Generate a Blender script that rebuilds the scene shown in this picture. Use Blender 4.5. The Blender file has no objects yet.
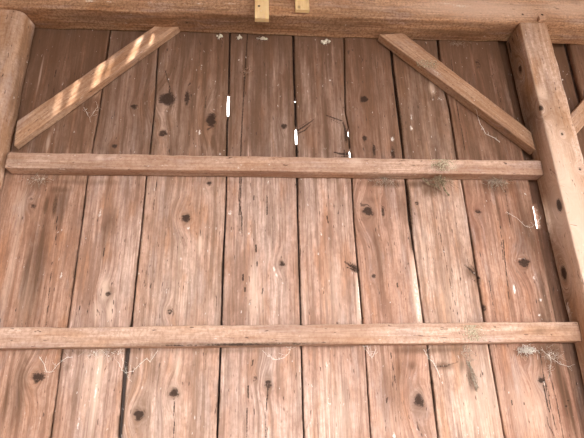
import bpy, math, random
import numpy as np
from mathutils import Vector, Matrix
from mathutils.geometry import delaunay_2d_cdt

random.seed(7)
rng = np.random.default_rng(7)
sc = bpy.context.scene
col = sc.collection

# ------------------------------------------------------------------ camera
W, Hh, F = 584, 438, 465.0
V = np.array([-28., 1255., -F]); V /= np.linalg.norm(V)
Hx = np.array([6158., -41., -F]); Hx = Hx - V*(Hx@V); Hx /= np.linalg.norm(Hx)
N = np.cross(V, Hx)
R = np.array([Hx, N, V])
CAM = np.array([0., -2.0, 1.5])

def P(px, py, d=0.0):
    """world point seen at photo position (px,py) on the plane d metres in front of the board wall"""
    r = R@np.array([px-292., 219.-py, -F]); t = (-CAM[1]-d)/r[1]
    return CAM+r*t

cd = bpy.data.cameras.new('camera'); cam = bpy.data.objects.new('camera', cd); col.objects.link(cam)
cd.sensor_width = 36; cd.lens = F/W*36; cd.clip_start = 0.02
M = Matrix([list(R[0])+[CAM[0]], list(R[1])+[CAM[1]], list(R[2])+[CAM[2]], [0, 0, 0, 1]])
cam.matrix_world = M
sc.camera = cam

# ------------------------------------------------------------------ helpers
def tag(o, label=None, cat=None, group=None, kind=None):
    if label: o['label'] = label
    if cat: o['category'] = cat
    if group: o['group'] = group
    if kind: o['kind'] = kind
    return o

def link_mesh(name, verts, faces, mat, parent=None, origin=None, attrs=None, smooth=True):
    verts = np.asarray(verts, dtype=float)
    if origin is None:
        origin = np.zeros(3)
    me = bpy.data.meshes.new(name)
    me.from_pydata((verts-np.asarray(origin)).tolist(), [], faces)
    if attrs:
        for k, a in attrs.items():
            a = np.asarray(a, dtype=np.float32)
            if a.ndim == 2:
                at = me.attributes.new(k, 'FLOAT_VECTOR', 'POINT'); at.data.foreach_set('vector', a.ravel())
            else:
                at = me.attributes.new(k, 'FLOAT', 'POINT'); at.data.foreach_set('value', a)
    me.materials.append(mat)
    if smooth:
        me.polygons.foreach_set('use_smooth', [True]*len(me.polygons))
    me.update()
    o = bpy.data.objects.new(name, me); col.objects.link(o)
    o.location = origin
    if parent:
        o.parent = parent
        o.location = np.asarray(origin)-np.asarray(parent.location)
    return o

def snoise(x, seed, amp=1.0, f=1.0):
    """smooth 1-D noise from a few sines"""
    r = np.random.default_rng(seed); out = 0*x
    for k in range(6):
        fr = f*(1.0+1.7*k)*r.uniform(.7, 1.3)
        out = out+np.sin(x*fr+r.uniform(0, 6.28))*r.uniform(.5, 1)/(1+k)
    return out*amp/1.6

# ------------------------------------------------------------------ wood material
class NT:
    def __init__(s, mat):
        s.t = mat.node_tree; s.n = s.t.nodes; s.l = s.t.links
    def new(s, ty, **kw):
        n = s.n.new(ty)
        for k, v in kw.items(): setattr(n, k, v)
        return n
    def put(s, node, i, v):
        if v is None: return
        if hasattr(v, 'is_output') or isinstance(v, bpy.types.NodeSocket): s.l.new(v, node.inputs[i])
        else: node.inputs[i].default_value = v
    def math(s, op, a, b=None, c=None, clamp=False):
        n = s.new('ShaderNodeMath', operation=op, use_clamp=clamp)
        s.put(n, 0, a); s.put(n, 1, b); s.put(n, 2, c); return n.outputs[0]
    def attr(s, name, out='Fac'):
        return s.new('ShaderNodeAttribute', attribute_name=name).outputs[out]
    def scale(s, v, sx, sy, sz, off=(0, 0, 0)):
        n = s.new('ShaderNodeMapping'); s.l.new(v, n.inputs['Vector'])
        n.inputs['Scale'].default_value = (sx, sy, sz); n.inputs['Location'].default_value = off
        return n.outputs[0]
    def noise(s, v, detail=4, rough=.55, scale=1., dist=0.):
        n = s.new('ShaderNodeTexNoise'); s.l.new(v, n.inputs['Vector'])
        n.inputs['Scale'].default_value = scale; n.inputs['Detail'].default_value = detail
        n.inputs['Roughness'].default_value = rough; n.inputs['Distortion'].default_value = dist
        return n.outputs['Fac']
    def ramp(s, f, a, b, v0=0., v1=1.):
        n = s.new('ShaderNodeMapRange', clamp=True); n.interpolation_type = 'SMOOTHSTEP'
        s.put(n, 0, f); n.inputs[1].default_value = a; n.inputs[2].default_value = b
        n.inputs[3].default_value = v0; n.inputs[4].default_value = v1
        return n.outputs[0]
    def mix(s, f, a, b, mode='MIX'):
        n = s.new('ShaderNodeMix', data_type='RGBA', blend_type=mode)
        s.put(n, 0, f); s.put(n, 6, a); s.put(n, 7, b); return n.outputs[2]

def C4(r, g, b): return (r, g, b, 1)

def wood(name, base, light, dark, contrast=1.0, stain_shade_col=C4(.11, .062, .038), speck=1.0, bump=.5, mottw=.24, ringw=.16):
    mat = bpy.data.materials.new(name); mat.use_nodes = True
    t = NT(mat); bs = t.n['Principled BSDF']
    g = t.attr('grain', 'Vector')
    warp = t.noise(t.scale(g, 5, 1.3, 1, (3, 1, 0)), 3, .5)
    # slow change of hue, streaks along the fibre, growth rings, fine fibre
    blotch = t.noise(t.scale(g, 7, 2.6, 1), 5, .62)
    hue = t.noise(t.scale(g, 15, 3.2, 1, (21, 3, 8)), 4, .6)
    streak = t.noise(t.scale(g, 58, 2.0, 1, (1.3, 2, 5)), 6, .62)
    fine = t.noise(t.scale(g, 210, 9, 1, (7, 3, 2)), 4, .66)
    mott = t.noise(t.scale(g, 70, 38 if mottw < .3 else 75, 1, (17, 13, 2)), 6, .74)
    sep = t.new('ShaderNodeSeparateXYZ'); t.l.new(g, sep.inputs[0])
    ph = t.math('MULTIPLY_ADD', warp, 9.0, t.math('MULTIPLY', sep.outputs[0], 75.0))
    ph = t.math('ADD', ph, t.math('MULTIPLY', sep.outputs[2], 1.7))
    rings = t.math('MULTIPLY_ADD', t.math('SINE', t.math('MULTIPLY', ph, 6.283)), .5, .5)
    c = t.mix(t.ramp(blotch, .36, .64, 0, 1), base, light)
    c = t.mix(t.ramp(blotch, .47, .30, 0, .45*contrast), c, dark)
    c = t.mix(t.ramp(hue, .52, .66, 0, .7*min(contrast, 1.2)*.8), c, C4(base[0]*1.04, base[1]*.90, base[2]*.74))
    c = t.mix(t.ramp(hue, .47, .34, 0, .7), c, C4(base[0]*.92, base[0]*.70, base[0]*.62))
    c = t.mix(t.ramp(streak, .36, .58, .52*contrast, 0), c, dark)
    c = t.mix(t.ramp(streak, .58, .76, 0, .34), c, light)
    c = t.mix(t.math('MULTIPLY', t.math('MULTIPLY', rings, t.ramp(blotch, .4, .6)), ringw*contrast), c, dark)
    c = t.mix(t.ramp(fine, .36, .56, .34*contrast, 0), c, dark)
    c = t.mix(t.ramp(mott, .40, .56, mottw*contrast, 0), c, dark)
    c = t.mix(t.ramp(mott, .62, .76, 0, .25), c, light)
    gr = t.noise(t.scale(g, 14, 5, 1, (9, 4, 1)), 5, .7)
    c = t.mix(t.ramp(gr, .54, .74, 0, .50*contrast), c, C4(.24, .145, .11))
    # weathering and painted-in shade share this attribute: browner, ragged
    st = t.attr('stain_shade')
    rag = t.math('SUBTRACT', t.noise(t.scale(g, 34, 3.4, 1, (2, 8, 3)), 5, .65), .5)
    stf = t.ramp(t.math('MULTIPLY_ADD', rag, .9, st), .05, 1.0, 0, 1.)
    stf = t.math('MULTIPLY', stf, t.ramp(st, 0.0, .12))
    c = t.mix(t.math('MULTIPLY', stf, .88), c, stain_shade_col)
    # pale attribute: bleached wood and painted-in light
    pa = t.attr('pale')
    paf = t.math('MULTIPLY', t.ramp(t.math('MULTIPLY_ADD', t.math('SUBTRACT', fine, .5), .5, t.math('MULTIPLY_ADD', rag, .45, pa)), .05, 1.1), t.ramp(pa, .0, .15))
    c = t.mix(t.math('MULTIPLY', paf, .72), c, C4(.70, .535, .435))
    # dark marks: knots, cracks, holes, painted joint shadow
    dk = t.attr('mark')
    fr = t.noise(t.scale(g, 170, 90, 1, (4, 4, 9)), 5, .72)
    dkf = t.ramp(t.math('MULTIPLY_ADD', t.math('SUBTRACT', fr, .5), 1.5, dk), .18, .70)
    dkf = t.math('MULTIPLY', dkf, t.ramp(dk, .05, .2))
    c = t.mix(t.math('MULTIPLY', dkf, .93), c, C4(.042, .026, .02))
    # small ticks and pits scattered along the grain
    tick = t.noise(t.scale(g, 120, 22, 1, (0, 5, 12)), 2, .5)
    tf = t.ramp(tick, .68, .73, 0, .8*speck)
    c = t.mix(tf, c, C4(.08, .05, .04))
    # lime-white droppings and dust flecks
    wh = t.attr('white')
    whf = t.math('MULTIPLY', t.ramp(t.math('MULTIPLY_ADD', t.math('SUBTRACT', fr, .5), 2.4, wh), .3, .8), t.ramp(wh, .03, .15))
    sw = t.noise(t.scale(g, 95, 30, 1, (14, 1, 2)), 3, .6)
    whf = t.math('MAXIMUM', whf, t.ramp(sw, .69, .74, 0, .6*speck))
    c = t.mix(t.math('MULTIPLY', whf, .9), c, C4(.80, .76, .71))
    hs = t.new('ShaderNodeHueSaturation'); hs.inputs['Saturation'].default_value = 1.03; t.l.new(c, hs.inputs['Color']); c = hs.outputs[0]
    t.l.new(c, bs.inputs['Base Color'])
    bs.inputs['Roughness'].default_value = .82
    bs.inputs['Specular IOR Level'].default_value = .08
    h = t.math('MULTIPLY_ADD', streak, .7, t.math('MULTIPLY', fine, .45))
    h = t.math('MULTIPLY_ADD', rings, -.08, h)
    h = t.math('MULTIPLY_ADD', dkf, -.9, h)
    h = t.math('MULTIPLY_ADD', tf, -.5, h)
    bp = t.new('ShaderNodeBump'); bp.inputs['Strength'].default_value = bump; bp.inputs['Distance'].default_value = .0035
    t.l.new(h, bp.inputs['Height']); t.l.new(bp.outputs[0], bs.inputs['Normal'])
    return mat

def plain(name, colr, rough=.8, noise_s=0, col2=None):
    mat = bpy.data.materials.new(name); mat.use_nodes = True
    t = NT(mat); bs = t.n['Principled BSDF']; bs.inputs['Roughness'].default_value = rough
    if noise_s:
        tc = t.new('ShaderNodeTexCoord')
        f = t.noise(t.scale(tc.outputs['Object'], noise_s, noise_s, noise_s), 4, .6)
        t.l.new(t.mix(t.ramp(f, .38, .62), colr, col2), bs.inputs['Base Color'])
    else:
        bs.inputs['Base Color'].default_value = colr
    return mat

# board tones: (base, light, dark)
PLANK = [
    (C4(.44, .265, .19), C4(.56, .37, .285), C4(.20, .105, .07)),
    (C4(.48, .30, .225), C4(.66, .48, .405), C4(.22, .13, .095)),
    (C4(.50, .315, .24), C4(.66, .48, .40), C4(.22, .14, .10)),
    (C4(.50, .315, .245), C4(.67, .50, .43), C4(.22, .14, .105)),
    (C4(.50, .31, .24), C4(.69, .51, .43), C4(.22, .135, .10)),
    (C4(.48, .29, .215), C4(.58, .39, .31), C4(.22, .12, .085)),
    (C4(.50, .315, .235), C4(.68, .50, .41), C4(.21, .13, .095)),
    (C4(.46, .27, .195), C4(.57, .37, .28), C4(.20, .10, .07)),
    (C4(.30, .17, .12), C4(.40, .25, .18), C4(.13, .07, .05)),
    (C4(.42, .26, .185), C4(.52, .34, .25), C4(.20, .11, .08)),
]
plank_mats = [wood('weathered_plank_%s' % 'abcdefghij'[i], *p, contrast=1.25) for i, p in enumerate(PLANK)]
m_beam = wood('hewn_beam_wood', C4(.55, .33, .205), C4(.68, .46, .31), C4(.20, .11, .065), 1.1, mottw=.6, ringw=.05)
m_post = wood('post_wood', C4(.49, .31, .205), C4(.68, .52, .43), C4(.28, .155, .09), .85, mottw=.5, ringw=.06)
m_rail = wood('rail_wood', C4(.50, .345, .262), C4(.64, .475, .385), C4(.28, .155, .105), .9, mottw=.5, ringw=.04)
m_brace = wood('brace_wood', C4(.42, .265, .175), C4(.56, .39, .28), C4(.24, .13, .08), 1.0, mottw=.4, ringw=.1)
m_pale = wood('fresh_pine', C4(.82, .62, .33), C4(.88, .72, .44), C4(.66, .44, .22), .5, speck=.6)
m_batten = wood('grey_batten_wood', C4(.13, .10, .09), C4(.20, .16, .145), C4(.05, .035, .03), .9)
m_dark = wood('gap_shade_batten_wood', C4(.05, .035, .03), C4(.07, .05, .04), C4(.02, .014, .012), .9, speck=0)  # near-black batten colour paints in the shade deep in the gaps
m_silk = plain('cobweb_silk', C4(.74, .70, .64), .9)
m_dust = plain('dusty_silk', C4(.26, .21, .16), .95, 120, C4(.52, .45, .37))
m_straw = plain('straw', C4(.17, .13, .08), .85, 90, C4(.42, .34, .23))
m_lichen = plain('dry_lichen', C4(.22, .18, .11), .95, 160, C4(.52, .46, .34))
m_sac = plain('egg_sac_silk', C4(.62, .60, .50), .9, 200, C4(.80, .78, .70))
m_earth = plain('packed_earth', C4(.17, .13, .10), .95, 3, C4(.12, .09, .07))
m_roof = plain('roof_board_wood', C4(.30, .20, .14), .9, 5, C4(.22, .14, .10))

# ------------------------------------------------------------------ marks measured on the photo
# (px, py, half width, half height, strength, lean)  -> kind
KNOTS = [  # px,py,rx,ry,strength, ring size factor
    (167, 99, 8, 6.6, 1.1, 2.4), (187, 98, 2.6, 7.5, 1.0, 1.5), (163, 133, 4.2, 3.4, 1, 1.8), (211, 120, 4.8, 7, 1.1, 2.2),
    (284, 126, 3, 2.8, 1, 1.8), (209, 183, 2.8, 2.6, .8, 2), (186, 218, 4.6, 4.4, 1, 2.2), (170, 312, 3, 2.6, .8, 2),
    (282, 264, 3.2, 3, .9, 2.2), (174, 393, 4.6, 4.8, 1, 2.0), (268, 384, 3.6, 4, .9, 2.2), (255, 378, 2.2, 2.6, .7, 2),
    (139, 415, 5.6, 5.4, 1, 1.8), (38, 377, 7, 5.4, .9, 1.8), (33, 206, 3.2, 2.4, .7, 2), (31, 199, 2.4, 1.5, .6, 2),
    (134, 106.5, 3.2, 2.8, .9, 1.8), (114.5, 146, 3, 2.2, .8, 1.7), (108, 294, 3, 2.8, .9, 2.8),
    (364, 99, 3.4, 3.2, 1.2, 1.4), (365, 138, 2.8, 2.6, .9, 1.8), (368, 211, 5, 5, 1.0, 3.0),
    (383, 212, 1.6, 6, .8, 1.6), (374, 276, 2.4, 2.0, .8, 1.8), (419, 401, 5.2, 6.4, 1.0, 2.4), (432, 382, 2, 3, .7, 1.5),
    (524, 263, 6, 4.8, .95, 2.0), (417, 203, 2.2, 2, .7, 1.6), (419, 139, 2.2, 2.2, .6, 1.6), (541, 380, 3.4, 3, 1, 1.8),
    (484, 308, 2.4, 3.4, .8, 1.4), (568, 400.5, 1.2, 1, .8, 1.5), (566, 406, 1.5, 1.2, .9, 1.5), (478, 212, 3, 3, .7, 2.2),
    (248, 268 - 140, 1.5, 1.5, .4, 1.5), (209, 120, 3, 4, .5, 2), (478, 64, 3, 5, .55, 1.8), (525, 358, 4, 5, .45, 2.2)]
SMUDGE_SHADE = [
    (38, 262, 9, 80, .62, 0), (18, 400, 9, 40, .55, 0), (60, 200, 12, 30, .5, 0), (388, 385, 14, 45, .42, 0), (378, 250, 8, 50, .4, 0), (232, 300, 5, 60, .35, 0), (285, 310, 4, 60, .3, 0), (525, 225, 16, 55, .5, 0), (548, 270, 8, 60, .5, 0), (110, 225, 7, 30, .5, 0), (455, 350, 20, 22, .35, 0), (155, 372, 12, 22, .35, 0), (405, 205, 8, 30, .5, 0), (335, 160, 12, 16, .5, 0), (205, 60, 5, 40, .4, 0), (268, 90, 4, 50, .45, 0), (300, 80, 4, 40, .4, 0), (345, 70, 4, 50, .45, 0), (375, 60, 4, 40, .4, 0), (415, 90, 5, 30, .35, 0), (180, 70, 5, 30, .3, 0), (130, 80, 4, 30, .3, 0), (430, 190, 12, 10, .6, 0), (500, 190, 20, 8, .5, 0), (548, 362, 22, 12, .5, 0),  # dark stains and painted shade (px,py,rx,ry,strength, rotation deg)
    (93, 46, 15, 6, .75, 12), (60, 60, 4, 22, .5, 12), (88, 75, 4, 14, .5, 10), (182, 99, 6, 7, .55, 0),
    (213, 142, 3.6, 14, .8, 0), (205, 38, 5, 8, .6, 0), (267, 55, 3, 12, .6, 0), (268, 48, 4, 8, .6, 0),
    (345, 153, 6, 3.4, .75, 0), (346, 135, 2.4, 10, .9, -4),
    (374, 150, 1.8, 9, .9, 0), (393, 153, 2.4, 7, .95, 0), (385, 135, 1.6, 4, .6, 0), (354, 268, 4, 5, .7, 0),
    (306, 150, 1.6, 8, .7, 0), (326, 150, 1.4, 7, .7, 0), (400, 120, 3, 32, .95, 3.5), (409, 200, 3, 34, .85, 3.5),  # the two tall bands paint the deep shadow beside a joint
    (412, 245, 3, 12, .7, 5), (472, 272, 7, 9, .75, 0), (478, 280, 5, 4, .7, 0), (509, 215, 5, 40, .35, 8),
    (445, 350, 12, 12, .4, 0), (444, 366, 14, 5, .6, 0), (412, 366, 6, 6, .6, 0), (526, 352, 5, 9, .6, 15),
    (480, 60, 4, 22, .6, 6), (500, 120, 3, 12, .5, 8), (284, 136, 1.6, 8, .7, 0), (27, 270, 5, 60, .6, 11),
    (41, 240, 4, 40, .5, 9), (55, 205, 3, 16, .85, 4), (46, 205, 3, 14, .75, 4), (36, 185, 8, 10, .5, 0), (62, 215, 3, 20, .5, 6),
    (80, 165, 6, 14, .6, 8), (48, 140, 9, 16, .6, 15), (60, 190, 14, 6, .6, 0), (104, 240, 4, 34, .45, 7), (103, 228, 3, 8, .6, 7),
    (20, 380, 9, 30, .5, 12), (26, 362, 4, 8, .6, 0), (67, 368, 3, 5, .5, 0), (6, 400, 5, 30, .5, 12), (75, 400, 4, 30, .4, 8),
    (370, 200, 8, 7, .55, 0), (250, 130, 2, 5, .7, 0), (203, 105, 2, 6, .5, 0), (168, 75, 1.4, 8, .7, 0),
    (209, 180, 5, 8, .5, 0), (230, 372, 3, 20, .3, 0), (160, 366, 12, 14, .25, 0), (230, 240, 2.4, 30, .3, 0),
    (548, 340, 5, 60, .6, 12), (560, 380, 4, 50, .7, 12), (568, 400, 3, 40, .75, 11), (545, 300, 4, 50, .55, 12), (553, 300, 3, 60, .8, 13),
    (532, 240, 5, 26, .6, 11), (510, 300, 3, 40, .35, 10), (470, 380, 2.5, 12, .9, -14), (462, 366, 3, 9, .7, -10),
    (335, 345, 40, 4, .4, 0), (100, 352, 90, 4, .4, 0), (230, 351, 60, 3.5, .35, 0), (430, 350, 60, 5, .55, 0), (545, 350, 30, 10, .6, 0),  # wide thin bands paint in shade under the lower rail
    (80, 182, 70, 5, .45, 0), (230, 182, 70, 4, .35, 0), (400, 184, 60, 5, .55, 0), (500, 186, 40, 7, .5, 0),  # shade under the upper rail, painted as dark bands
    (385, 400, 4, 40, .35, 3), (400, 370, 6, 20, .35, 0), (240, 210, 2.5, 30, .35, 0), (375, 240, 3, 18, .5, 0), (402, 236, 4, 14, .35, 8),
    (456, 120, 2.4, 30, .7, 7), (470, 118, 2, 20, .5, 6), (487, 120, 2.4, 22, .55, 8), (498, 210, 2, 30, .55, 9), (530, 330, 5, 12, .5, 10)]
UPPER = 1.0
CRACKS_SHADE = [  # polylines: [(px,py,width px)...], strength
    ([(247.7, 32, .9), (245, 70, .9), (242.6, 112, .8), (240.6, 155, .9), (239, 200, .6), (242, 218, .8), (242, 236, .5)], 1.2),
    ([(57, 216, .5), (55.5, 245, .4)], 1.1), ([(52, 262, .4), (46, 325, .4)], .9),
    ([(174, 398, .5), (174, 438, .5)], 1.2), ([(268, 388, .9), (266, 412, .6), (266, 438, .8)], 1.1), ([(248, 386, 1.0), (248, 398, .8)], 1.3),
    ([(253, 360, .8), (252, 366, .6)], 1.2), ([(247, 408, .6), (247, 438, .5)], 1.0),
    ([(204, 322, .4), (206, 345, .5), (205, 370, .4)], .8), ([(390, 350, .4), (396, 385, .5), (399, 420, .4)], 1.0),
    ([(503, 240, .9), (505, 262, .6), (509, 300, .4)], 1.1), ([(500, 225, .4), (503, 260, .7)], 1.0),
    ([(489, 280, .5), (496, 320, .6)], 1.0), ([(543, 385, .9), (546, 400, .8), (549, 412, .6)], 1.3), ([(546, 384, .5), (549, 396, .5)], 1.0),
    ([(539, 350, .6), (545, 385, .5), (556, 430, .6)], 1.0), ([(549, 372, .5), (556, 400, .5), (563, 438, .5)], 1.0),
    ([(546, 412, .6), (548, 425, .8), (555, 438, .6)], .9), ([(440, 232, .4), (452, 290, .5), (460, 322, .4)], .8), ([(436, 216, .5), (448, 270, .4)], .7),
    ([(451, 60, .5), (456, 100, .8), (465, 150, .6)], 1.0), ([(492, 75, .5), (510, 130, .6)], .8), ([(505, 190, .6), (510, 225, .5)], .9),
    ([(165, 70, .6), (170, 88, .8), (168, 96, .6)], 1.1), ([(206, 96, .7), (205, 108, .5)], 1.0), ([(157, 180, .5), (153, 210, .4)], .9),
    ([(254, 196, .8), (254, 200, .6)], 1.4), ([(267, 195, .6), (267, 215, .9)], 1.2), ([(242, 175, .5), (239, 215, .7)], 1.1),
    ([(243, 275, 1.2), (243, 280, 1.2)], 1.3), ([(245, 288, 1.2), (245, 291, 1.2)], 1.3), ([(256, 245, 1.2), (256, 252, 1)], 1.2), ([(257, 262, 1), (257, 266, .8)], 1.2),
    ([(250, 300, .8), (250, 305, .6)], 1), ([(263, 288, .6), (262, 294, .6)], 1), ([(327, 216, 1.2), (328, 223, .8)], 1.2), ([(397, 283, .8), (398, 287, .8)], 1.2),
    ([(104, 248, .8), (103, 256, .5)], 1), ([(145, 286, .8), (144, 279, .5)], 1), ([(80, 306, .5), (79, 310, .5)], 1.1), ([(90, 300, .7), (86, 316, .4)], .8),
    ([(511, 400, .6), (512, 405, .5)], 1.2), ([(524, 402, .5), (524, 405, .5)], 1.2), ([(528, 419, .6), (529, 423, .5)], 1.2), ([(387, 398, .8), (387, 403, .6)], 1.2),
    ([(344, 150, .8), (346, 168, .9), (348, 186, .5)], .9), ([(289, 60, .5), (289, 90, .4)], .6), ([(318, 45, .6), (317, 75, .5)], .6), ([(331, 50, .5), (333, 90, .5)], .5),
    ([(200, 50, .6), (199, 66, .5)], .8), ([(60, 90, .5), (54, 112, .7)], 1.0), ([(56, 70, .7), (54, 78, .6)], 1.2), ([(54, 88, .6), (53, 94, .6)], 1.2),
    ([(460, 232, .4), (468, 262, .5)], .5),
    ([(363.5, 99, 4.2), (364.5, 99, 4.2)], 1.7), ([(297, 131, 2.2), (306, 125, 1.6), (314, 119, .6)], .95), ([(297, 134, 1.6), (305, 130, 1.4), (311, 124, .6)], .9), ([(299, 127, .8), (308, 121, .5)], .8),
    ([(326, 115, .8), (334, 118, 2.0), (343, 121, 1.0)], .9), ([(331, 119, .8), (341, 124, .6)], .7), ([(343, 122, 1.4), (345, 130, 2.0), (346, 138, 1.0)], .9),
    ([(334, 152, 1.2), (342, 154, 2.6), (350, 154, 3.2)], 1.0), ([(337, 157, .8), (348, 157, 2.0)], .9),
    ([(345, 262, .8), (351, 266, 2.4), (358, 270, 3.0)], 1.05), ([(347, 267, .8), (357, 272, 2.0)], 1.0), ([(349, 262, .6), (357, 267, 1.4)], .9),
    ([(465, 265, .8), (471, 270, 2.0), (479, 278, 2.6)], .95), ([(468, 262, .6), (477, 272, 1.4)], .8), ([(470, 278, .6), (480, 284, 1.4)], .7),
    ([(432, 367, .8), (446, 366, 1.2), (458, 362, .6)], .7), ([(394, 72, 2.2), (399, 112, 2.6), (402, 140, 2.0)], .7), ([(408, 190, 1.6), (411, 225, 2.4), (413, 250, 1.2)], .85)]  # the tall strokes along the joint paint its deep shadow
PALES = [
    (480, 400, 26, 60, .6, 0), (540, 410, 14, 50, .5, 0), (520, 410, 14, 50, .6, 0), (340, 415, 22, 40, .5, 0), (390, 425, 22, 30, .4, 0), (450, 300, 16, 50, .45, 0), (190, 300, 24, 40, .3, 0), (155, 300, 8, 60, .3, 0), (335, 290, 16, 60, .45, 0), (125, 280, 10, 60, .35, 0), (25, 300, 10, 40, .35, 0),  # px,py,rx,ry,strength,rot; broad low patches paint in brighter light
    (358.8, 300, 2.2, 24, 2.0, 0), (416.5, 292, 3.2, 36, 2.0, 0), (424, 250, 2.5, 22, .7, -6), (254, 290, 7, 40, .8, 0), (262, 300, 4, 30, .5, 0), (97, 380, 5, 60, 1.1, 8), (88, 370, 10, 60, .5, 8),
    (104, 290, 6, 16, .9, 8), (110, 310, 4, 18, .9, 4), (96, 312, 5, 14, .7, 10), (200, 244, 2.2, 12, 1.2, 4), (180, 250, 3, 36, .5, 2), (177, 370, 3, 18, .8, 0),
    (12, 260, 5, 70, .6, 12), (22, 205, 5, 30, .7, 12), (17, 200, 4, 20, .6, 12), (327, 370, 7, 24, .5, 0), (305, 300, 4, 40, .5, 0), (340, 300, 10, 40, .35, 0),
    (392, 420, 14, 26, .35, 0), (440, 300, 6, 30, .35, -10), (470, 370, 10, 40, .35, -10), (500, 400, 12, 40, .45, -10), (480, 415, 14, 30, .4, -10),
    (230, 240, 3, 30, .4, 0), (288, 380, 4, 40, .4, 0), (62, 260, 4, 16, .4, 8), (300, 380, 3, 30, .5, 0), (160, 350, 2, 10, .4, 0),
    (48, 142, 3, 12, 1.0, 8), (40, 75, 1.6, 30, .9, 8), (452, 60, 3, 20, .5, -10), (345, 230, 6, 40, .25, 0), (455, 105, 2, 30, .6, -8), (432, 88, 4, 9, 1.2, -30),
    (175, 140, 2, 14, .4, 0), (134, 135, 3, 14, .4, 0), (103, 45, 5, 8, .4, 0)]
WHITES = [(359.3, 300, 1.6, 26, .75, 0), (417, 295, 2.4, 38, .7, 0), (418.5, 312, 2, 16, .8, 0),   # px,py,rx,ry,strength,rot
    (199.5, 132, 1.1, 4, 1.2, 0), (196.5, 131, .8, 1.6, 1, 0), (100, 213, 2, 6, .9, 10), (61, 276, 1.6, 4.5, .9, 8), (230, 213, 3, 3, .95, 0), (188.5, 228, 2, 2, 1, 0), (181, 259, 2, 3, .7, 30),
    (274, 269, 1.2, 3.5, 1.3, -15), (276.5, 275, 1.2, 3.5, 1.3, -15), (321, 234, 1.2, 3, 1, -20), (318.3, 253.5, 1.6, 1.6, 1, 0), (329, 238, 1, 4, .8, -20), (411.5, 128, 1.6, 3, 1.1, 0), (411.5, 117, 1.5, 4, .9, 0),
    (392, 139, 2.4, 3.6, .9, 10), (434, 92, 3.2, 4.5, .5, -30), (440, 99, 3, 4, .5, -20), (514, 289, 1.4, 6, 1.5, -8), (534, 278, 1.2, 3, 1.1, 0), (540.5, 300, 1.6, 2.6, 1.0, 0), (539, 315, 1.8, 2.2, .9, 0),
    (168.8, 79, 1, 1, 1.1, 0), (220, 154, 1.2, 1.2, 1.1, 0), (330, 80, 1.2, 1.2, 1, 0), (239, 59.5, .9, .9, 1, 0), (525, 194, 1.4, 1.4, .9, 0), (566, 76.5, 1.2, 1, 1.1, 0), (95.5, 392, 1.1, 11, 1.2, 6), (98, 370, 1.2, 8, .9, 8),
    (78, 425, 1.2, 14, .7, 8), (85, 405, 1, 10, .6, 8), (394, 436, 2, 5, 1.0, 0), (249.5, 304, 1, 2, .8, 0), (249, 234, .8, 3, .9, 0), (58, 232, .8, 2, .8, 10), (62, 230, .7, 1.8, .8, 0), (268, 182, 1, 3, .9, 0),
    (327, 365, 3, 4, .6, 0), (329, 400, 2, 8, .6, 0), (262, 425, 1, 2, .8, 0), (281, 405, .8, 1.6, .8, 0), (40, 420, 1, 8, .6, 12), (125, 372, 1, 3, .8, 0), (15, 292, .8, 1, .8, 0), (278, 106, .8, 1.6, .9, 0),
    (544, 384, 1.2, 3, 1.0, -10)]
# the upper boards are browner: smoke-dark weathering above the upper rail, ragged from board to board
def upper_stain(z, x):
    return None

def ell(px, py, rx, ry, rot, X, Z, d=0.0):
    """gaussian ellipse drawn at its real place on the wall; rx,ry are given in photo px, rot in degrees"""
    c = P(px, py, d); sx = abs(P(px+1, py, d)[0]-c[0]); sz = abs(P(px, py-1, d)[2]-c[2])
    a = math.radians(rot)
    dx = (X-c[0]); dz = (Z-c[2])
    u = dx/sx; v = -dz/sz            # px units, v down
    # rot > 0 : long axis leans to the lower left
    if rot:
        ca, sa = math.cos(a), math.sin(a)
        u, v = u*ca+v*sa, -u*sa+v*ca
    return np.exp(-((u/rx)**2+(v/ry)**2))

def lean_fix(px):
    """vertical in the world leans in the photo; return the lean of the fibre at px in degrees"""
    return 0.0

def polydist(pts, X, Z, d=0.0):
    best = np.full(X.shape, 0.0)
    for (x0, y0, w0), (x1, y1, w1) in zip(pts[:-1], pts[1:]):
        a = P(x0, y0, d); b = P(x1, y1, d)
        ax, az, bx, bz = a[0], a[2], b[0], b[2]
        L2 = (bx-ax)**2+(bz-az)**2
        t = np.clip(((X-ax)*(bx-ax)+(Z-az)*(bz-az))/L2, 0, 1)
        dist = np.hypot(X-(ax+t*(bx-ax)), Z-(az+t*(bz-az)))
        w = (w0+(w1-w0)*t)*.0022+.0008
        best = np.maximum(best, np.exp(-(dist/w)**2))
    return best

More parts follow.
